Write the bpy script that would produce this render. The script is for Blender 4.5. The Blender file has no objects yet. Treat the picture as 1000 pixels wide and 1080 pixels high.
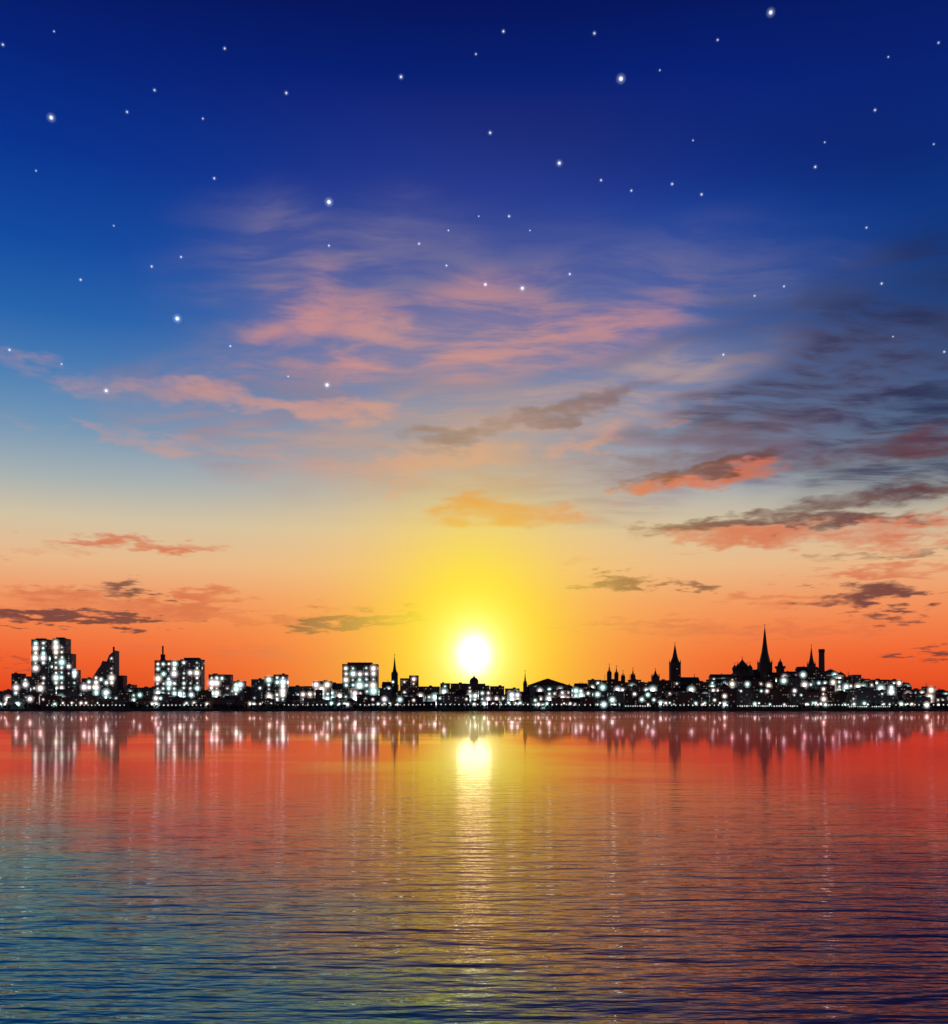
import bpy, math, random
from mathutils import Vector
random.seed(11)
R=random.random
scene=bpy.context.scene
F=1072.0; HY=745.0; H=7.0
def lin(c):
    o=[]
    for v in c:
        v/=255.0
        o.append(v/12.92 if v<=0.04045 else ((v+0.055)/1.055)**2.4)
    return tuple(o)+(1.0,)
def wx(px,D): return (px-500)/F*D
def wz(py,D): return H+(HY-py)/F*D
# ---------------------------------------------------------------- node helper
class NT:
    def __init__(s,tree): s.t=tree; s.t.nodes.clear()
    def n(s,typ,ins=None,**kw):
        nd=s.t.nodes.new(typ)
        for k,v in kw.items(): setattr(nd,k,v)
        for k,v in (ins or {}).items(): s.set(nd.inputs[k],v)
        return nd
    def set(s,sock,v):
        if isinstance(v,bpy.types.NodeSocket): s.t.links.new(v,sock)
        else: sock.default_value=v
    def m(s,op,a,b=None,c=None,clamp=False):
        nd=s.t.nodes.new('ShaderNodeMath'); nd.operation=op; nd.use_clamp=clamp
        s.set(nd.inputs[0],a)
        if b is not None: s.set(nd.inputs[1],b)
        if c is not None: s.set(nd.inputs[2],c)
        return nd.outputs[0]
    def vm(s,op,a,b=None,scale=None):
        nd=s.t.nodes.new('ShaderNodeVectorMath'); nd.operation=op
        s.set(nd.inputs[0],a)
        if b is not None: s.set(nd.inputs[1],b)
        if scale is not None: s.set(nd.inputs['Scale'],scale)
        return nd.outputs['Value'] if op in('LENGTH','DOT_PRODUCT') else nd.outputs[0]
    def mr(s,v,a,b,c,d,it='SMOOTHSTEP'):
        nd=s.t.nodes.new('ShaderNodeMapRange'); nd.interpolation_type=it; nd.clamp=True
        for i,x in enumerate((v,a,b,c,d)): s.set(nd.inputs[i],x)
        return nd.outputs[0]
    def mix(s,f,a,b,bt='MIX'):
        nd=s.t.nodes.new('ShaderNodeMix'); nd.data_type='RGBA'; nd.blend_type=bt
        s.set(nd.inputs[0],f); s.set(nd.inputs[6],a); s.set(nd.inputs[7],b)
        return nd.outputs[2]
    def noise(s,vec,scale,detail=4,rough=0.5,col=False,dist=0.0,dim='3D'):
        nd=s.t.nodes.new('ShaderNodeTexNoise'); nd.noise_dimensions=dim
        s.set(nd.inputs['Vector'],vec)
        nd.inputs['Scale'].default_value=scale; nd.inputs['Detail'].default_value=detail
        nd.inputs['Roughness'].default_value=rough; nd.inputs['Distortion'].default_value=dist
        return nd.outputs[1 if col else 0]
    def mapping(s,vec,loc=(0,0,0),rot=(0,0,0),sc=(1,1,1),typ='POINT'):
        nd=s.t.nodes.new('ShaderNodeMapping'); nd.vector_type=typ
        s.set(nd.inputs['Vector'],vec); nd.inputs['Location'].default_value=loc
        nd.inputs['Rotation'].default_value=rot; nd.inputs['Scale'].default_value=sc
        return nd.outputs[0]
    def ramp(s,v,stops):
        nd=s.t.nodes.new('ShaderNodeValToRGB'); s.set(nd.inputs[0],v)
        e=nd.color_ramp.elements
        while len(e)<len(stops): e.new(0.5)
        for i,(p,c) in enumerate(sorted(stops,key=lambda q:q[0])): e[i].position=p; e[i].color=c
        return nd.outputs[0]
# ---------------------------------------------------------------- world / sky
SUN_AZ=0.0; SUN_EL=math.degrees(math.atan((HY-690)/F))
world=bpy.data.worlds.new("World"); scene.world=world; world.use_nodes=True
world.cycles.sampling_method='NONE'
T=NT(world.node_tree)
tc=T.n('ShaderNodeTexCoord').outputs['Generated']
sep=T.n('ShaderNodeSeparateXYZ',{0:tc})
X,Y,Z=sep.outputs
az=T.m('MULTIPLY',T.m('ARCTAN2',X,Y),57.29578)
el=T.m('MULTIPLY',T.m('ARCSINE',Z),57.29578)
P=T.n('ShaderNodeCombineXYZ',{0:az,1:el,2:0.0}).outputs[0]
zz=T.m('ADD',T.m('MAXIMUM',Z,0.0),0.12)
Q=T.n('ShaderNodeCombineXYZ',{0:T.m('DIVIDE',X,zz),1:T.m('DIVIDE',Y,zz),2:0.0}).outputs[0]
def el_of(py): return math.degrees(math.atan((HY-py)/F))
stops=[(745,(206,54,28)),(725,(228,74,34)),(695,(240,98,48)),(665,(242,126,72)),(635,(240,152,100)),(600,(232,184,138)),
 (560,(210,194,164)),(520,(166,176,178)),(470,(114,150,182)),(420,(74,126,180)),(360,(36,98,172)),(290,(14,74,160)),
 (200,(5,50,142)),(110,(3,34,122)),(10,(3,20,94)),(-120,(2,12,70))]
st=[(max(0,el_of(y))/45.0,lin(c)) for y,c in stops]
base=T.ramp(T.m('DIVIDE',el,45.0),st)
TOKEN=[None]
def feats(vec):   # quadratic features of the (azimuth, elevation) position
    s_=T.n('ShaderNodeSeparateXYZ',{0:vec}).outputs
    V1=T.n('ShaderNodeCombineXYZ',{0:T.m('MULTIPLY',s_[0],s_[0]),1:T.m('MULTIPLY',s_[0],s_[1]),2:T.m('MULTIPLY',s_[1],s_[1])}).outputs[0]
    V2=T.n('ShaderNodeCombineXYZ',{0:s_[0],1:s_[1],2:1.0}).outputs[0]
    return V1,V2
def patch_sum(fv,patches,gx=1.0,gy=1.0):
    V1,V2=fv
    if TOKEN[0] is not None:
        tk=T.m('MULTIPLY',TOKEN[0],1e-7); V1=T.vm('ADD',V1,tk); V2=T.vm('ADD',V2,tk)
    acc=None
    for (px,py,rx,ry,ang,s) in patches:
        a=math.degrees(math.atan((px-500)/F)); d=math.sqrt(1+((px-500)/F)**2)
        e=math.degrees(math.atan((HY-py)/F/d))
        k=57.3/F; kx=k*math.cos(math.radians(a))*rx*gx; ky=k*math.cos(math.radians(e))**1.5*ry*gy
        c_=math.cos(math.radians(ang)); s_=math.sin(math.radians(ang))
        u=(c_/kx,s_/kx,-(a*c_+e*s_)/kx); v=(-s_/ky,c_/ky,(a*s_-e*c_)/ky)
        A=-(u[0]**2+v[0]**2); B=-2*(u[0]*u[1]+v[0]*v[1]); C=-(u[1]**2+v[1]**2)
        Dx=-2*(u[0]*u[2]+v[0]*v[2]); Dy=-2*(u[1]*u[2]+v[1]*v[2]); E=1-(u[2]**2+v[2]**2)
        t_=T.m('ADD',T.vm('DOT_PRODUCT',V1,(A,B,C)),T.vm('DOT_PRODUCT',V2,(Dx,Dy,E)),clamp=True)
        sq=T.m('MULTIPLY',t_,t_)
        acc=T.m('MULTIPLY',sq,s) if acc is None else T.m('MULTIPLY_ADD',sq,s,acc)
    TOKEN[0]=acc
    return acc
FP=feats(P)
def gauss2(fv,ex,ey,sx,sy,a):
    V1,V2=fv
    q=T.m('ADD',T.vm('DOT_PRODUCT',V1,(-1/sx**2,0,-1/sy**2)),T.vm('DOT_PRODUCT',V2,(2*ex/sx**2,2*ey/sy**2,-(ex/sx)**2-(ey/sy)**2)))
    return T.m('MULTIPLY',T.m('EXPONENT',q),a)
ORG=[(540,542,100,19,-3,1.1),(500,530,50,10,4,.8),(740,507,110,15,7,1.0),(690,515,50,10,8,.7),(870,564,150,11,1,1.0),(760,562,105,13,3,.9),(950,548,80,8,-2,.8),
  (140,575,105,9,2,1.2),(30,580,60,7,0,.5),(930,604,110,9,1,1.1),(215,632,55,12,8,1.1),(120,640,150,11,0,1.0),(230,652,90,9,-2,1.0),(60,625,90,8,0,1.0),(370,655,100,15,2,1.1),
  (960,572,90,8,0,1.0),(620,590,60,6,0,.5),(850,632,130,9,0,.9),(660,658,120,7,0,.9),(240,690,200,9,0,.7),(830,665,180,9,0,.8)]
BR=[(70,650,95,9,0,1.7),(165,655,50,7,-2,1.4),(135,622,38,10,0,1.1),(345,658,54,10,6,1.3),(405,652,54,8,8,1.1),(650,614,50,9,2,1.3),
  (730,618,40,6,-3,.9),(760,552,120,12,5,1.2),(740,496,110,10,9,1.0),(910,628,66,11,2,1.3),(945,652,42,8,0,1.1),(930,520,130,13,3,1.1),
  (960,470,105,22,5,.9),(990,690,36,10,0,1.2),(25,700,40,5,0,.7),(600,660,50,4,0,.5),(930,585,110,7,1,.7),(890,548,110,8,1,1.0)]
def dens(mask,f,k,lo,hi,mx):
    v=T.m('ADD',mask,T.m('MULTIPLY',f,k))
    return T.m('MULTIPLY',T.mr(v,lo,hi,0.0,mx),T.mr(mask,0.0,0.5,0,1))
def darken(col):
    dark=patch_sum(FP,[(1050,330,420,260,0,1.0),(700,150,380,80,-8,0.4),(980,80,300,160,0,.5)])
    return T.mix(T.m('MULTIPLY',dark,0.6,clamp=True),col,lin((10,22,84)))
def orange_brown(col,F2,fB,sel):
    col=T.mix(dens(patch_sum(F2,[p for p in ORG if sel(p[1])],1.2,1.3),fB,0.85,0.05,1.45,0.86),col,lin((212,106,72)))
    return T.mix(dens(patch_sum(F2,[p for p in BR if sel(p[1])],1.2,1.3),fB,0.7,0.1,1.3,0.88),col,lin((96,54,60)))
def glow(col,low):
    col=T.mix(gauss2(FP,0,SUN_EL+.8,11,13,0.44),col,lin((255,198,96)))
    col=T.mix(gauss2(FP,0,SUN_EL+.6,6.8,7.2,0.5),col,lin((255,216,60)))
    col=T.mix(gauss2(FP,0,SUN_EL+.9,4.2,5.2,0.96),col,lin((255,238,8)))
    core=gauss2(FP,0,SUN_EL,2.2,2.5,0.30)
    if low: core=T.m('MINIMUM',T.m('ADD',gauss2(FP,0,SUN_EL,.84,1.0,2.0),core),1.15)
    return T.mix(1.0,col,T.mix(1.0,(1,1,0.9,1),core,'MULTIPLY'),'ADD')
def warp2(): return feats(T.vm('ADD',P,T.vm('MULTIPLY',T.vm('SUBTRACT',T.noise(Q,6.0,3,0.6,col=True,dim='2D'),(0.5,0.5,0.5)),(8.5,2.2,0))))
def finetex():
    f=T.noise(T.mapping(P,(3,7,0),(0,0,math.radians(-9)),(0.3,1.0,1)),0.6,6,0.68,dim='2D')
    return T.m('MULTIPLY',T.m('SUBTRACT',f,0.5),2.6)
# --- middle of the sky: all cloud layers
F2=warp2(); fB=finetex()
warp=T.vm('SUBTRACT',T.noise(Q,2.2,2,0.55,col=True,dim='2D'),(0.5,0.5,0.5))
FPw=feats(T.vm('ADD',P,T.vm('MULTIPLY',warp,(11.0,5.0,0))))
Qr=T.mapping(T.vm('ADD',Q,T.vm('MULTIPLY',warp,(.2,.2,0))),(0,0,0),(0,0,math.radians(-30)),(0.9,2.5,1))
fbm=T.noise(Qr,4.6,6,0.60,dim='2D')
texA=T.mr(fbm,.32,.70,0.0,1.0)
def wispy(mask,floor,mx,hi=1.1):
    body=T.mr(mask,0.0,hi,0.0,mx)
    return T.m('MULTIPLY',body,T.m('MULTIPLY_ADD',texA,1-floor,floor),clamp=True)
col=darken(base)
veil=patch_sum(FPw,[(300,340,240,130,25,.9),(560,350,380,130,6,.9),(640,440,400,100,4,.8),(860,420,280,130,8,.6),(330,450,300,60,-3,.6),(520,500,360,70,0,.5),(350,270,130,50,30,.2)],1.15,1.1)
col=T.mix(wispy(veil,.3,.78,1.05),col,lin((126,120,152)))
veil2=patch_sum(FPw,[(560,440,330,60,10,.9),(700,400,220,50,18,.5),(430,500,330,50,0,.8),(250,460,260,44,-6,.5),(440,350,190,60,0,.5)])
col=T.mix(wispy(veil2,.25,.60,.95),col,lin((186,160,156)))
pink=patch_sum(FPw,[(280,330,130,44,34,.8),(430,345,170,60,-3,.85),(400,390,150,28,2,.9),(600,350,150,38,5,.8),
  (500,310,170,34,6,.4),(660,330,90,24,10,.4)],1.3,1.25)
col=T.mix(wispy(pink,.12,.80,1.25),col,lin((206,140,142)))
pk2=patch_sum(F2,[(250,420,180,13,-4,1.1),(370,432,110,12,-3,.8),(140,462,90,11,-12,.8),(235,476,80,10,-8,.9),(60,398,110,10,-10,.5),
  (480,482,100,18,3,1.0),(620,468,55,12,15,.9),(380,498,150,16,-4,.8),(690,440,90,16,8,.7),(425,522,25,6,0,.8),(20,445,40,7,-10,.4)],1.25,1.35)
col=T.mix(dens(pk2,fB,0.95,0.05,1.8,0.76),col,lin((208,150,138)))
navy=patch_sum(FPw,[(930,390,240,75,16,1.0),(990,450,190,50,8,1.1),(850,310,210,36,20,.55),(970,275,150,36,18,.4),(720,350,160,26,16,.4),
  (900,340,190,42,16,.6),(800,430,160,34,12,.7),(970,510,210,28,3,1.0),(870,480,140,24,6,.7)],1.15,1.2)
col=T.mix(wispy(navy,.30,.90,1.25),col,lin((30,38,76)))
mb=patch_sum(F2,[(560,440,165,15,12,1.0),(470,455,80,11,6,.7),(640,415,90,12,18,.7),(760,480,170,20,8,1.0),(900,480,170,22,5,.9),(780,455,120,15,8,.8)],1.25,1.4)
col=T.mix(dens(mb,fB,0.85,0.0,1.6,0.78),col,lin((104,86,106)))
col=orange_brown(col,F2,fB,lambda y:y<610)
mid=T.n('ShaderNodeBackground',{0:glow(col,False),1:1.0})
# --- band just above the horizon
TOKEN[0]=None
F2=warp2(); fB=finetex()
low=T.n('ShaderNodeBackground',{0:glow(orange_brown(base,F2,fB,lambda y:y>555),True),1:1.0})
# --- top of the sky
TOKEN[0]=None
top=T.n('ShaderNodeBackground',{0:darken(base),1:1.0})
s1=T.n('ShaderNodeMixShader',{0:T.mr(el,7.6,8.6,0.0,1.0,'LINEAR'),1:low.outputs[0],2:mid.outputs[0]})
s2=T.n('ShaderNodeMixShader',{0:T.mr(el,30.5,32.0,0.0,1.0,'LINEAR'),1:s1.outputs[0],2:top.outputs[0]})
# --- away from the sunset: plain, darkening evening gradient
cheap=T.n('ShaderNodeBackground',{0:T.mix(1.0,base,T.mr(Y,-0.3,0.7,0.3,1.0),'MULTIPLY'),1:1.0})
front=T.m('MULTIPLY',T.mr(T.m('ABSOLUTE',az),44.0,62.0,1.0,0.0,'LINEAR'),T.mr(el,46.0,58.0,1.0,0.0,'LINEAR'))
sel=T.n('ShaderNodeMixShader',{0:front,1:cheap.outputs[0],2:s2.outputs[0]})
sd=(0.0,math.cos(math.radians(SUN_EL)),math.sin(math.radians(SUN_EL)))
sky=T.n('ShaderNodeTexSky',sky_type='NISHITA',sun_disc=False,sun_elevation=math.radians(SUN_EL),sun_rotation=math.radians(0))
bg2=T.n('ShaderNodeBackground',{0:sky.outputs[0],1:0.001})
add=T.n('ShaderNodeAddShader',{0:sel.outputs[0],1:bg2.outputs[0]})
T.n('ShaderNodeOutputWorld',{0:add.outputs[0]})
# ---------------------------------------------------------------- materials
def simple(name,c,rough=0.8,var=0.35,scale=0.15,metal=0.0):
    m=bpy.data.materials.new(name); m.use_nodes=True; t=NT(m.node_tree)
    g=t.n('ShaderNodeTexCoord').outputs['Object']
    n=t.noise(g,scale,3,0.6)
    cc=t.mix(n,tuple(x*(1-var) for x in c)+(1,),tuple(min(1,x*(1+var)) for x in c)+(1,))
    b=t.n('ShaderNodeBsdfPrincipled',{'Base Color':cc,'Roughness':rough,'Metallic':metal})
    t.n('ShaderNodeOutputMaterial',{0:b.outputs[0]}); return m
M_wall=[simple('concrete_wall',(.16,.27,.27)),simple('brick_wall',(.16,.12,.11)),simple('plaster_wall',(.18,.25,.24)),simple('stone_wall',(.09,.10,.10))]
M_roof=simple('roof_tiles',(.06,.04,.035)); M_metal=simple('copper_roof',(.04,.065,.06),0.6)
M_glass=simple('dark_glass',(.02,.03,.035),0.2); M_ground=simple('ground_soil',(.035,.035,.03),0.95,scale=.02)
M_stone=simple('quay_stone',(.07,.07,.07),0.9); M_tree=simple('foliage',(.035,.05,.03),0.9,scale=.6); M_pole=simple('painted_steel',(.05,.05,.05),0.5)
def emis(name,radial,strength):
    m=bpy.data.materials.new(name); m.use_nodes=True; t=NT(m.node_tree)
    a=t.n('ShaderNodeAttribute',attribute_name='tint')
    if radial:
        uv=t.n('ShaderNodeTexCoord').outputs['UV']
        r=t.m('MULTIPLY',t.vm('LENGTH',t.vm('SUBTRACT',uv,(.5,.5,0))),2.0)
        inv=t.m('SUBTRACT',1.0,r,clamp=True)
        c1=t.mr(r,0.06,0.44,1.0,0.0); halo=t.m('MULTIPLY',t.m('POWER',inv,1.7),0.42)  # bright core plus soft glare halo, both painted into the emission
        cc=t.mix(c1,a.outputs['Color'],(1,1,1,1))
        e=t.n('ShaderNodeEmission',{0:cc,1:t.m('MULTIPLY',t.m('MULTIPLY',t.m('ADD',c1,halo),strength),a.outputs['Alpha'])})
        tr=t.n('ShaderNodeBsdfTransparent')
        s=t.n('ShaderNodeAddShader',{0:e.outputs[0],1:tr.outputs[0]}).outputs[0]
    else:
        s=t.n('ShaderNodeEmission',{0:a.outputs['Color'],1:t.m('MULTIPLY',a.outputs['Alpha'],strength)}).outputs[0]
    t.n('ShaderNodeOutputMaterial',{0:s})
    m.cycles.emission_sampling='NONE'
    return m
M_glow=emis('painted_halo',True,2.1); M_lit=emis('lit_window',False,0.18); M_star=emis('star_light',True,1.1)
# ---------------------------------------------------------------- mesh builder
class MB:
    def __init__(s): s.v=[]; s.f=[]; s.uv=[]; s.col=[]
    def poly(s,pts,c=None,uv=None):
        i=len(s.v); s.v+=pts; s.f.append(tuple(range(i,i+len(pts))))
        s.uv.append(uv or [(0,0)]*len(pts)); s.col.append(c or (1,1,1,1))
    def box(s,x0,x1,y0,y1,z0,z1):
        p=[(x0,y0),(x1,y0),(x1,y1),(x0,y1)]
        for i in range(4):
            a=p[i]; b=p[(i+1)%4]
            s.poly([(a[0],a[1],z0),(b[0],b[1],z0),(b[0],b[1],z1),(a[0],a[1],z1)])
        s.poly([(q[0],q[1],z1) for q in p]); s.poly([(q[0],q[1],z0) for q in p[::-1]])
    def prism(s,prof,y0,y1):
        s.poly([(x,y0,z) for x,z in prof]); s.poly([(x,y1,z) for x,z in prof[::-1]])
        n=len(prof)
        for i in range(n):
            a=prof[i]; b=prof[(i+1)%n]
            s.poly([(a[0],y0,a[1]),(a[0],y1,a[1]),(b[0],y1,b[1]),(b[0],y0,b[1])])
    def gable_x(s,x0,x1,y0,y1,z0,z1):
        ym=(y0+y1)/2; o=.5
        s.poly([(x0-o,y0-o,z0),(x1+o,y0-o,z0),(x1,ym,z1),(x0,ym,z1)]); s.poly([(x1+o,y1+o,z0),(x0-o,y1+o,z0),(x0,ym,z1),(x1,ym,z1)])
        s.poly([(x0-o,y1+o,z0),(x0-o,y0-o,z0),(x0,ym,z1)]); s.poly([(x1+o,y0-o,z0),(x1+o,y1+o,z0),(x1,ym,z1)])
    def gable_y(s,x0,x1,y0,y1,z0,z1):
        s.prism([(x0-.5,z0),(x1+.5,z0),((x0+x1)/2,z1)],y0-.4,y1+.4)
    def lathe(s,cx,cy,prof,n=12):
        for (r0,z0),(r1,z1) in zip(prof,prof[1:]):
            for i in range(n):
                a=2*math.pi*(i+.5)/n; b=2*math.pi*(i+1.5)/n
                p=[(cx+r0*math.cos(a),cy+r0*math.sin(a),z0),(cx+r0*math.cos(b),cy+r0*math.sin(b),z0),
                   (cx+r1*math.cos(b),cy+r1*math.sin(b),z1),(cx+r1*math.cos(a),cy+r1*math.sin(a),z1)]
                if r1<1e-4: p=p[:3]
                if r0<1e-4: p=[p[0],p[2],p[3]]
                s.poly(p)
    def make(s,name,mat,parent=None,org=(0,0,0)):
        if not s.f: return None
        me=bpy.data.meshes.new(name)
        me.from_pydata([(a-org[0],b-org[1],c-org[2]) for a,b,c in s.v],[],s.f)
        me.uv_layers.new(name='UVMap'); me.color_attributes.new('tint','FLOAT_COLOR','CORNER')
        us=[c for f in s.uv for p in f for c in p]
        cs=[c for f,cc in zip(s.f,s.col) for _ in f for c in cc]
        me.uv_layers['UVMap'].data.foreach_set('uv',us)
        me.color_attributes['tint'].data.foreach_set('color',cs)
        me.materials.append(mat)
        o=bpy.data.objects.new(name,me); scene.collection.objects.link(o)
        if parent: o.parent=parent
        else: o.location=org
        return o
def empty(name,loc):
    e=bpy.data.objects.new(name,None); e.location=loc; e.empty_display_size=5; scene.collection.objects.link(e); return e
TINTS=[(.55,1,.95),(.75,.95,1),(1,.72,.66),(1,.85,.7),(.7,1,.9),(1,.8,.85)]
UVQ=[(0,0),(1,0),(1,1),(0,1)]
class Bld:
    def __init__(s,name,cx,cy,wall=None):
        s.name=name; s.org=(cx,cy,2.0); s.e=empty(name,s.org)
        s.walls=MB(); s.roof=MB(); s.lit=MB(); s.dark=MB(); s.glow=MB(); s.det=MB()
        s.wm=wall or random.choice(M_wall); s.rm=M_roof
    def windows(s,x0,x1,y,z0,z1,lit=.6,bright=.5,cw=6.0,ch=5.0,gs=1.0,axis='x',front=True,tint=None):
        W=x1-x0; Hh=z1-z0
        if W<2 or Hh<2: return
        nx=max(1,int(W/3.6)); nz=max(1,int(Hh/3.3)); dx=W/nx; dz=Hh/nz
        def P4(cu,cz,a,b,off):
            q=[(cu-a,cz-b),(cu+a,cz-b),(cu+a,cz+b),(cu-a,cz+b)]
            if axis=='x': return [(p,y-off,w) for p,w in q]
            if front: return [(y-off,p,w) for p,w in q]
            return [(y+off,p,w) for p,w in q]
        for i in range(nx):
            for j in range(nz):
                u=x0+(i+.5)*dx; z=z0+(j+.5)*dz; L=R()<lit*.45
                c=random.choice(TINTS[2:4]+[(1,.9,.8)])
                (s.lit if L else s.dark).poly(P4(u,z,min(.85,dx*.3),.75,.06),(c[0],c[1]*.95,c[2]*.85,.3+R()*1.4))
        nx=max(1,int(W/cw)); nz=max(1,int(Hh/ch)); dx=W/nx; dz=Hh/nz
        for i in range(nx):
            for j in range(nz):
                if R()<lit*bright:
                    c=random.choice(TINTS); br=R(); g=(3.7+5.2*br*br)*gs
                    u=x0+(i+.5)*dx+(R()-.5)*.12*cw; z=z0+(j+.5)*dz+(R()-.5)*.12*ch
                    s.glow.poly(P4(u,z,g,g,.25+R()*.5),c+(.26+1.15*br,),UVQ)  # additive card on the facade: light core with painted halo
    def block(s,x0,x1,y0,y1,z0,z1,lit=.6,bright=.5,cw=6.,ch=5.,parapet=True,gs=1.0,wz0=None):
        s.walls.box(x0,x1,y0,y1,z0,z1)
        a=wz0 if wz0 is not None else z0+3
        s.windows(x0+.8,x1-.8,y0,a,z1-1,lit,bright,cw,ch,gs)
        s.windows(y0+1,y1-1,x0,a,z1-1,lit*.6,bright*.3,cw,ch,gs*.7,'y',True)
        s.windows(y0+1,y1-1,x1,a,z1-1,lit*.6,bright*.3,cw,ch,gs*.7,'y',False)
        if parapet:
            t=.5;q=.9
            s.roof.box(x0-.2,x1+.2,y0-.2,y0+t,z1+.003,z1+q); s.roof.box(x0-.2,x1+.2,y1-t,y1+.2,z1+.003,z1+q)
            s.roof.box(x0-.2,x0+t,y0+t+.003,y1-t-.003,z1+.003,z1+q); s.roof.box(x1-t,x1+.2,y0+t+.003,y1-t-.003,z1+.003,z1+q)
            w=x1-x0
            if w>14:
                c=x0+w*(.25+.5*R()); s.det.box(c-w*.1,c+w*.1,y0+3,y0+8,z1,z1+2.6)
    def cross(s,x,y,z,h=4):
        s.det.box(x-.25,x+.25,y-.25,y+.25,z-1,z+h); s.det.box(x-1.1,x+1.1,y-.22,y+.22,z+h*.55,z+h*.55+.5)
    def done(s):
        for mb,n,m in((s.walls,'walls',s.wm),(s.roof,'roof',s.rm),(s.lit,'lit_windows',M_lit),(s.dark,'windows',M_glass),(s.glow,'window_light_halos',M_glow),(s.det,'roof_details',M_metal)):
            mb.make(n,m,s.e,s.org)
Z0=1.0
def box_building(name,p0,p1,py,D,depth=18,wall=None,**k):
    b=Bld(name,(wx(p0,D)+wx(p1,D))/2,D+depth/2,wall)
    b.block(wx(p0,D),wx(p1,D),D,D+depth,Z0,wz(py,D),wz0=k.pop('wz0',8),**k); return b
C0=M_wall[0]; C2=M_wall[2]
# ---- left towers
b=box_building('residential_tower',33,50.5,675,1560,22,C0,lit=1,bright=.85,cw=8,ch=7.6,gs=1.05)
D=1560; b.det.box(wx(36,D),wx(46,D),D+5,D+12,wz(675,D),wz(673,D)); b.done()
b=box_building('residential_tower',55.5,69,674,1562,22,C0,lit=1,bright=.85,cw=8,ch=7.6,gs=1.05)
D=1562; b.block(wx(52.6,D),wx(55.5,D)-.01,D+3,D+20,Z0,wz(690,D),parapet=False,lit=.3)
b.block(wx(69,D)+.01,wx(75,D),D+2,D+20,Z0,wz(690,D),lit=.7); b.block(wx(75,D)+.01,wx(80,D),D+4,D+20,Z0,wz(707,D),lit=.7)
b.det.box(wx(58,D),wx(66,D),D+5,D+12,wz(674,D),wz(672,D)); b.done()
# sloped office building
D=1556; b=Bld('office_building',wx(108,D),D+10,C2)
zt=[(98,714),(103,706),(106,702),(108,697),(112,699),(115,691),(121,686)]
prof=[(wx(98,D),Z0),(wx(121,D),Z0)]+[(wx(x,D),wz(y,D)) for x,y in zt[::-1]]
b.walls.prism(prof,D,D+20)
for x0,x1,t in((99,104,712),(104,109,704),(109,115,702),(115,120.5,692)): b.windows(wx(x0,D),wx(x1,D),D,9,wz(t,D),.7,.7,7,7)
b.det.box(wx(118.5,D),wx(120,D),D+2,D+4,wz(688,D),wz(682,D)); b.done()
box_building('office_building',86,97,716,1550,lit=.8,bright=.7,cw=7,ch=7).done()
box_building('apartment_block',124,130,713,1570,lit=.7,bright=.5).done()
box_building('apartment_block',12,22,711,1550,lit=.8,bright=.8,cw=7,ch=7).done()
box_building('apartment_block',22.5,31,714,1556,lit=.8,bright=.8,cw=7,ch=7).done()
b=box_building('high_rise_tower',163,187.5,697,1560,22,C0,lit=1,bright=.75,cw=8,ch=7.4)
D=1560; b.det.box(wx(168.5,D),wx(172.5,D),D+4,D+9,wz(697,D),wz(690,D)); b.det.box(wx(169.8,D),wx(171.2,D),D+5,D+7,wz(690,D),wz(681,D)); b.done()
b=box_building('high_rise_tower',190,212,696,1564,22,C0,lit=1,bright=.75,cw=8,ch=7.4); D=1564
b.det.box(wx(193,D),wx(209,D),D+5,D+15,wz(696,D),wz(693.5,D)); b.done()
box_building('office_building',220,243,712,1556,wall=C2,lit=.95,bright=.9,cw=7.5,ch=7,gs=1.1).done()
box_building('apartment_block',246,257,719,1550,lit=.8,cw=7,ch=7).done()
box_building('apartment_block',265,278,717,1560,lit=.7,cw=7,ch=7).done()
box_building('office_building',279,288,714,1556,lit=.9,bright=.9,cw=7,ch=6.5,gs=1.1).done()
box_building('office_building',288.6,302,712,1558,lit=.9,bright=.9,cw=7,ch=6.5,gs=1.1).done()
box_building('apartment_block',330,349,719,1556,lit=.9,bright=.9,cw=7,ch=6.5,gs=1.1).done()
b=box_building('hotel_building',361,398,701,1556,24,C0,lit=1,bright=.9,cw=9,ch=8,gs=1.25); D=1556
b.det.box(wx(366,D),wx(392,D),D+5,D+18,wz(701,D),wz(698.5,D)); b.done()
box_building('office_building',422,431,716,1556,lit=.85,bright=.8,cw=7,ch=7).done()
box_building('office_building',431.5,441,713,1560,lit=.85,bright=.8,cw=7,ch=7).done()
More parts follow.
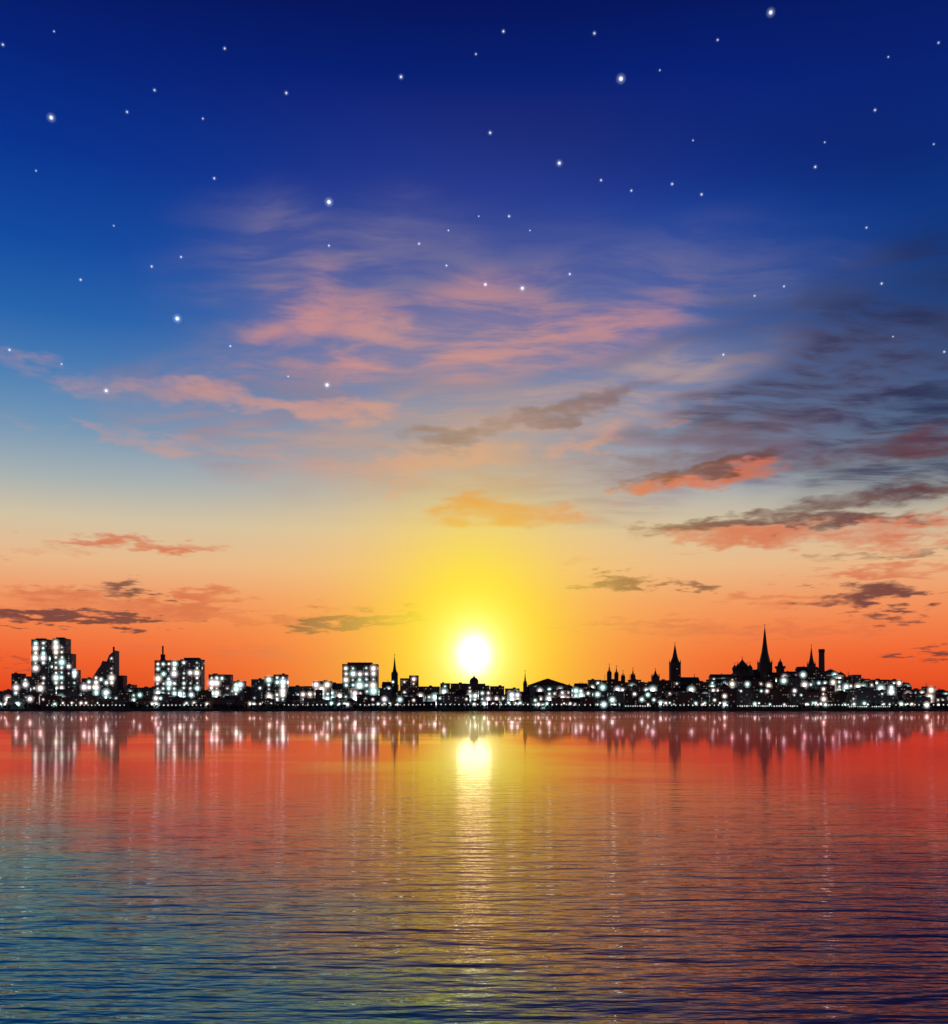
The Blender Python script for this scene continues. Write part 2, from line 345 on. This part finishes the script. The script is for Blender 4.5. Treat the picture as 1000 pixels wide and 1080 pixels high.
# ---- churches
def church(name,px,ptop,pbody,w,D,nave=None,navey=None,lit=.3,oct=8,side=1):
    b=Bld(name,wx(px,D),D+6,M_wall[3]); c=wx(px,D); hw=w/2/F*D
    zb=wz(pbody,D); zt=wz(ptop,D)
    b.walls.box(c-hw,c+hw,D,D+2*hw,Z0,zb)
    b.windows(c-hw+.5,c+hw-.5,D,10,zb-8,lit*.5,.5,4,6,.6)
    b.det.box(c-hw-.5,c+hw+.5,D-.5,D+2*hw+.5,zb,zb+.9)
    for sx in(-1,1):
        for sy in(0,1): b.roof.lathe(c+sx*(hw-.7),D+.7+sy*(2*hw-1.4),[(.7,zb+.9),(.7,zb+2.5),(0,zb+6)],4)
    h=zt-zb
    b.rm=M_metal
    b.roof.lathe(c,D+hw,[(hw*.95,zb+.9),(hw*.82,zb+h*.10),(hw*.55,zb+h*.28),(hw*.34,zb+h*.52),(hw*.17,zb+h*.78),(0,zt)],oct)
    b.cross(c,D+hw,zt-1,3)
    if nave:
        nw=nave/F*D; zn=wz(navey,D)
        xa,xb=(c+hw+.02,c+hw+nw) if side>0 else (c-hw-nw,c-hw-.02)
        b.walls.box(xa,xb,D+1,D+2*hw+5,Z0,zn-7)
        b.windows(xa+1,xb-1,D+1,9,zn-8,lit,.5,6,6,.8)
        b.roof.gable_x(xa,xb,D+1,D+2*hw+5,zn-7+.01,zn)
    b.done()
church('church',416,691,712,6.5,1590,10,719,.5,side=-1)
church('church',554,708,722,4,1600,9,724,.4)
church('church',643,701,711,4.5,1600,7,716,.4)
church('church',650.5,703,712,4,1596,5,718,.4)
church('church',668,705,714,4.5,1600,10,719,.4)
church('church',657.5,708,715,4,1604)
church('stone_church',692,706,714,7.5,1590,12,718,.5)
church('stone_church',713,678,699,10.5,1610,20,714,.2,side=1)
church('cathedral',808.5,659,699,12.5,1640,24,711,.15,side=-1)
church('church',857,681,701,7,1650,12,706,.2,side=-1)
church('church',733,712,719,5,1600,10,722,.5)
# Orthodox cathedral with onion domes
D=1620; c=wx(785.5,D); b=Bld('domed_cathedral',c,D+12,M_wall[3]); b.rm=M_metal
hw=9.5/F*D; b.walls.box(c-hw,c+hw,D,D+2*hw,Z0,wz(710,D)); b.windows(c-hw+1,c+hw-1,D,11,wz(713,D),.4,.4)
def onion(b,x,y,r,z0,z1,drum):
    zd=z0+(z1-z0)*drum; h=z1-zd
    b.walls.lathe(x,y,[(r*.8,z0),(r*.8,zd)],12)
    b.roof.lathe(x,y,[(r*.75,zd),(r,zd+h*.14),(r*1.05,zd+h*.27),(r*.88,zd+h*.43),(r*.5,zd+h*.6),(r*.18,zd+h*.75),(r*.06,zd+h*.88),(0,z1)],12)
    b.cross(x,y,z1-1,2.5)
onion(b,c,D+hw,7.5,wz(710,D)-.5,wz(693,D),.3)
for sx in(-1,1):
    for sy in(-.6,.6): onion(b,c+sx*hw*.7,D+hw+sy*hw,4.0,wz(710,D)-.5,wz(699,D),.3)
b.done()
D=1625; c=wx(824,D); b=Bld('stone_tower',c,D+4,M_wall[3]); b.walls.box(c-5,c+5,D,D+10,Z0,wz(705,D)); b.windows(c-4,c+4,D,12,wz(711,D),.2,.3,gs=.7)
b.walls.box(c-7,c+7,D-.6,D+10.6,wz(705,D)+.01,wz(702.5,D)); b.rm=M_metal; b.roof.lathe(c,D+5,[(4.5,wz(702.5,D)+.01),(3.5,wz(699,D)),(1.2,wz(697,D)),(.5,wz(695,D)),(0,wz(693,D))],8); b.done()
D=1650; b=Bld('factory_chimney',wx(867.8,D),D+4,M_wall[1]); c=wx(867.8,D)
b.walls.lathe(c,D+5,[(5.6,Z0),(4.5,wz(688,D))],16); b.roof.lathe(c,D+5,[(5.0,wz(688,D)+.01),(5.0,wz(684.5,D)),(4.0,wz(684.5,D)),(4.0,wz(687,D))],16); b.done()
D=1600; b=Bld('exhibition_hall',wx(578,D),D+15); b.walls.box(wx(558,D),wx(599,D),D,D+30,Z0,wz(723,D)); b.windows(wx(560,D),wx(597,D),D,9,wz(726,D),.6,.4)
b.roof.prism([(wx(556,D),wz(723,D)+.01),(wx(601,D),wz(723,D)+.01),(wx(582,D),wz(717,D)),(wx(578,D),wz(715.5,D)),(wx(573,D),wz(717,D))],D-.5,D+30.5); b.done()
D=1600; c=wx(500,D); b=Bld('domed_hall',c,D+10); b.walls.box(wx(488,D),wx(512,D),D,D+24,Z0,wz(721,D)); b.windows(wx(489,D),wx(511,D),D,9,wz(724,D),.7,.5)
b.walls.lathe(c,D+12,[(7,wz(721,D)-.3),(7,wz(719,D))],16); b.rm=M_metal
b.roof.lathe(c,D+12,[(7.4,wz(719,D)),(6.6,wz(717,D)),(4.2,wz(715,D)),(1.5,wz(714,D)),(.4,wz(712,D)),(0,wz(710,D))],16); b.done()
def gabled(name,p0,p1,py,D,depth=16,along=True,lit=.6,bright=.5,rh=5):
    b=Bld(name,(wx(p0,D)+wx(p1,D))/2,D+depth/2); zt=wz(py,D); x0,x1=wx(p0,D),wx(p1,D)
    rh=min(rh,(x1-x0)*.6) if not along else rh
    b.walls.box(x0,x1,D,D+depth,Z0,zt-rh); b.windows(x0+.8,x1-.8,D,Z0+5,zt-rh-.8,lit,bright,6.8,6.2)
    b.windows(D+1,D+depth-1,x0,Z0+5,zt-rh-.8,lit*.5,.1,5.2,4.6,axis='y'); b.windows(D+1,D+depth-1,x1,Z0+5,zt-rh-.8,lit*.5,.1,5.2,4.6,axis='y',front=False)
    (b.roof.gable_x if along else b.roof.gable_y)(x0,x1,D,D+depth,zt-rh+.01,zt)
    k=x0+(x1-x0)*(.2+.5*R()); b.det.box(k,k+1.2,D+depth/2+.5,D+depth/2+1.8,zt-rh*.5,zt+1.6)
    b.done()
gabled('town_hall',750,776,711,1640,lit=.6); gabled('town_house',795,803,706,1650,lit=.2)
gabled('town_house',829,842,708,1655,lit=.3); gabled('castle_building',842,864,703,1660,lit=.4)
gabled('town_house',871,884,706,1650,lit=.8,bright=.8,along=False); gabled('town_house',884,892,709,1650,lit=.8,bright=.8,along=False)
gabled('palace_building',812,832,709,1630,lit=.7,bright=.6)
# ---- filler rows following the skyline profile
prof=[(0,728),(30,718),(85,720),(130,724),(160,722),(215,722),(245,722),(305,726),(330,722),(350,722),(400,722),(445,725),(475,721),(550,725),(600,721),(640,717),(700,718),(745,717),(790,712),(870,709),(900,713),(925,715),(950,719),(975,724),(1000,727)]
def pf(x):
    if x<=0: return 728
    if x>=1000: return 728
    for (a,ya),(c,yc) in zip(prof,prof[1:]):
        if a<=x<=c: return ya+(yc-ya)*(x-a)/(c-a)
kinds=['apartment_block','town_house','office_building','warehouse','town_house','apartment_block']
def row(D,x0,x1,off,jit,wmin,wmax,lit,bright,gs=1.0):
    x=x0
    while x<x1:
        w=wmin+R()*(wmax-wmin); t=pf(x+w/2)+off+(R()-.35)*jit
        k=random.choice(kinds); d=12+R()*8; DD=D+R()*14
        hot=(.45+R()*.85)+(.45 if (x>860 or 480<x<630) else 0)
        if k=='town_house' and w<14: gabled(k,x,x+w,t,DD,d,R()<.5,lit*hot,bright*hot,4+R()*3)
        else:
            b=box_building(k,x,x+w,t,DD,d,lit=min(1,lit*hot),bright=min(1,bright*hot),cw=7.4,ch=6.6,gs=gs,wz0=6)
            if R()<.25:
                ax=wx(x+w*R(),DD); b.det.box(ax-.25,ax+.25,DD+5,DD+5.5,wz(t,DD),wz(t-4-R()*3,DD))
            b.done()
        x+=w+R()*1.5+.15
row(1590,-110,1110,1.0,6,8,17,.6,.6,1.0)
row(1552,-110,1110,6.0,6,7,16,.8,.75,1.15)
row(1522,-110,1110,13.0,6,8,20,.5,.4,.85)
# ---------------------------------------------------------------- ground, quay
g=MB(); xs=[-9000,-3000]+[-1500+50*i for i in range(61)]+[3000,9000]; ys=[1500.6,1510,1530,1560,1600,1640,1700,1800,2200,4000,9000,30000]
def gh(x,y):
    t=max(0,min(1,(y-1515)/120)); hill=math.exp(-((x-490)/150)**2)*12*t*(1 if y<2300 else 0)
    return 2.6+2.4*t+hill+.4*math.sin(x*.013)*t
for i in range(len(xs)-1):
    for j in range(len(ys)-1):
        a,b_,c,d=(xs[i],ys[j]),(xs[i+1],ys[j]),(xs[i+1],ys[j+1]),(xs[i],ys[j+1])
        g.poly([(p[0],p[1],gh(*p)) for p in(a,b_,c,d)])
g.make('ground',M_ground)
q=MB(); q.box(-3000,3000,1499.4,1500.6,-3,2.9); q.box(-3000,3000,1499.2,1499.39,-3,.4)
for i in range(-110,111): q.box(i*12-.35,i*12+.35,1499.0,1499.39,.41,2.7)
q.make('quay_wall',M_stone)
# ---- distant shoreline trees (one mass)
t=MB()
x=-900
while x<900:
    if R()<.82:
        hgt=4.5+R()*5; cx=x; cy=1507+R()*6
        t.lathe(cx,cy,[(.25,2.4),(.15,2.4+hgt*.5)],5)
        for k in range(9):
            a=R()*6.28; rr=R()*hgt*.32; px=cx+rr*math.cos(a); py=cy+rr*math.sin(a); pz=2.6+hgt*(.35+.6*R()); s=.7+R()*1.1
            for m in range(7):
                v=Vector((R()-.5,R()-.5,R()-.5)).normalized()*s; u=Vector((R()-.5,R()-.5,R()-.5)).normalized()
                w=v.cross(u).normalized()*s*.8; c0=Vector((px,py,pz))+v*.5
                t.poly([tuple(c0+w),tuple(c0+v*.8),tuple(c0-w),tuple(c0-v*.6)])
    x+=2+R()*5
t.make('distant_trees',M_tree)
# ---- street lamps along the waterfront
sl=MB(); sh=MB(); e=empty('street_lamps',(0,1503,2.6))
def lamp(px,D=1503,z=7.2,g=1.6,b=.9,c=None):
    X_=wx(px,D); sl.lathe(X_,D,[(.12,2.4),(.07,z)],6); sl.box(X_-.5,X_+.5,D-.12,D+.12,z,z+.15)
    c=c or random.choice(TINTS)
    sh.poly([(X_-g,D-.4,z-g),(X_+g,D-.4,z-g),(X_+g,D-.4,z+g),(X_-g,D-.4,z+g)],c+(b,),UVQ)  # flat additive card: lamp core with its glare halo painted on
for a,b_,s,z in((50,132,4.2,8.5),(168,215,4.5,8.5),(300,350,5,9),(380,450,4.5,9),(455,600,5,9.5),(600,655,5.5,9),(660,686,2.6,7.2),(700,770,4.2,8.5),(778,842,2.4,7.2),(850,900,3.4,9),(896,915,2.,6.4),(920,940,2.,6.4),(945,1000,5,9)):
    x=a
    while x<b_: lamp(x,z=z+R()*.5,g=1.5+R()*.8,b=.4+R()*.45); x+=s*(.85+.3*R())
for i in range(80):
    lamp(-80+R()*1160,z=9+R()*3.5,D=1516,g=2.6+R()*2.8,b=.7+R()*.6)
sl.make('poles',M_pole,e,(0,1503,2.6)); sh.make('lamp_head_halos',M_glow,e,(0,1503,2.6))
# ---------------------------------------------------------------- stars
ST=[(813,13,3.5),(655,83,4),(54,124,3.5),(347,213,4),(187,336,4),(590,172,3),(551,304,3.2),(512,300,2.5),(345,406,3.5),(112,412,3),(423,81,2.2),(517,140,2),(237,51,1.5),(163,95,1.5),(134,118,1.5),(302,98,1.8),(214,125,1.2),(226,188,1.6),(531,33,1.7),(627,35,1.7),(502,57,1.2),(757,42,1.3),(696,74,1),(923,116,1.5),(731,148,1),(860,176,1.7),(709,194,1.7),(740,205,1.7),(666,201,1.5),(634,190,1.6),(537,228,1.7),(505,228,1),(559,243,1),(473,243,1.2),(442,257,1.6),(347,259,1.5),(471,280,1.5),(601,289,1.8),(914,240,1.3),(930,299,1.6),(827,302,1.4),(796,312,1.4),(85,295,1.6),(120,238,1),(38,180,1),(160,281,1.6),(191,271,1.5),(243,365,1.5),(304,397,1.2),(10,369,1.8),(65,384,1.3),(763,374,1.6),(996,371,1.5),(942,355,1),(3,47,1.5),(57,33,1),(990,45,1.2),(985,152,1),(937,60,1),(870,150,1)]
s=MB(); RS=25000
for px,py,r in ST:
    d=Vector(((px-500)/F,1,(HY-py)/F)); ln=d.length; d.normalize()
    u=d.cross(Vector((0,0,1))).normalized(); v=u.cross(d)
    rad=(r*1.2+.5)/F*RS; c=d*RS+Vector((0,0,H))
    s.poly([tuple(c-u*rad-v*rad),tuple(c+u*rad-v*rad),tuple(c+u*rad+v*rad),tuple(c-u*rad+v*rad)],(.7,.82,1,.4+.17*r),UVQ)
s.make('stars',M_star)
# ---------------------------------------------------------------- water
m=bpy.data.materials.new('sea_water'); m.use_nodes=True; t=NT(m.node_tree)
ob=t.n('ShaderNodeNewGeometry').outputs['Position']
sp=t.n('ShaderNodeSeparateXYZ',{0:ob})
xx,yy=sp.outputs[0],sp.outputs[1]
G=lambda v:(v,v,v,1)
amp=t.ramp(t.m('DIVIDE',yy,600.0),[(0.0,G(.52)),(.04,G(.50)),(.065,G(.36)),(.10,G(.21)),(.14,G(.10)),(.18,G(.045)),(.23,G(.018)),(.35,G(.006)),(1.0,G(.001))])
n1=t.noise(t.mapping(ob,sc=(.32,1,1)),.6,2,.5,dist=.3,dim='2D')
n2=t.noise(t.mapping(ob,rot=(0,0,.12),sc=(.32,1.2,1)),1.5,3,.5,dim='2D')
n3=t.noise(t.mapping(ob,rot=(0,0,-.15),sc=(.4,1.2,1)),5.0,2,.5,dim='2D')
hgt=t.m('ADD',t.m('ADD',t.m('MULTIPLY',n1,.36),t.m('MULTIPLY',n2,.18)),t.m('MULTIPLY',n3,.014))
hgt=t.m('MULTIPLY',t.m('SUBTRACT',hgt,.277),amp)
bump=t.n('ShaderNodeBump',{'Strength':1.0,'Distance':1.0,'Height':hgt})
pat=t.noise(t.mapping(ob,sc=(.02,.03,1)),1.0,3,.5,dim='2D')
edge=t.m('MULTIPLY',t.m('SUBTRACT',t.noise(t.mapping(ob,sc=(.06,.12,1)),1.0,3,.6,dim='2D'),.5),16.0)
sun_tint=t.mix(t.mr(yy,45,110,0,1),(1.0,.74,.62,1),(1.0,.92,.74,1))  # sunset and sun-lane reflection colour painted into the gloss tint
tint=t.mix(t.m('MULTIPLY',t.mr(pat,.38,.62,.45,1),t.mr(t.m('ABSOLUTE',xx),2,13,0,1)),sun_tint,(1.0,.50,.54,1))
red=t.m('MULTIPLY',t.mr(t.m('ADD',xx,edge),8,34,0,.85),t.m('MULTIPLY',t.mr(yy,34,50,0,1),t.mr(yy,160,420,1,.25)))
tint=t.mix(red,tint,(.88,.30,.44,1))  # crimson reflection colour painted in by position
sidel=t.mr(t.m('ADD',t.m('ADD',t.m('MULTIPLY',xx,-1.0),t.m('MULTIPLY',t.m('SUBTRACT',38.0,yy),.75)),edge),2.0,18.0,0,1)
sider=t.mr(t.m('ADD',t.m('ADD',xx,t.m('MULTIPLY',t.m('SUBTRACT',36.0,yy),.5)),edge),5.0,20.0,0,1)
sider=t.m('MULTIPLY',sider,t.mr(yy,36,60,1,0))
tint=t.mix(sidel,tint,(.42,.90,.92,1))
tint=t.mix(sider,tint,(.46,.32,.55,1))  # teal left and purple right likewise painted into the reflection tint
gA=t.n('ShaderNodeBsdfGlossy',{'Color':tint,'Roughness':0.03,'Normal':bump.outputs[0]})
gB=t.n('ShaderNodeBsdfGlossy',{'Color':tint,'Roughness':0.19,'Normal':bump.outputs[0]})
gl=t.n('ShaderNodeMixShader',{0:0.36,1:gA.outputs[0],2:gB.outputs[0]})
body=t.mix(sidel,(.50,.17,.08,1),(.05,.70,.50,1))  # orange of the reflected glow painted into the centre body colour
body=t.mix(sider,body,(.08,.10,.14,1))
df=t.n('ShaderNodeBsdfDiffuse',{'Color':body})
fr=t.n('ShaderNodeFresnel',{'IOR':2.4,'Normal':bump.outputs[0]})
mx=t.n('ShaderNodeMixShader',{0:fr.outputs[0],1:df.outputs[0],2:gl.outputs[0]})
t.n('ShaderNodeOutputMaterial',{0:mx.outputs[0]})
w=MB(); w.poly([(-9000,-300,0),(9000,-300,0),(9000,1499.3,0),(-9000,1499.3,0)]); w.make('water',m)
# ---------------------------------------------------------------- sun lamp, camera
L=bpy.data.lights.new('sun','SUN'); L.energy=0.002; L.angle=math.radians(2.0); L.color=(1,.75,.45)
lo=bpy.data.objects.new('sun',L); scene.collection.objects.link(lo)
lo.rotation_euler=Vector((-sd[0],-sd[1],-sd[2])).to_track_quat('-Z','Y').to_euler(); lo.location=(0,800,300)
cam=bpy.data.cameras.new('camera'); co=bpy.data.objects.new('camera',cam); scene.collection.objects.link(co)
co.location=(0,0,H); co.rotation_euler=(math.radians(90),0,0)
cam.sensor_fit='HORIZONTAL'; cam.sensor_width=36; cam.lens=36*F/1000; cam.shift_y=0.205; cam.clip_start=.5; cam.clip_end=60000
scene.camera=co
scene.view_settings.view_transform='Standard'; scene.view_settings.look='None'; scene.view_settings.exposure=0
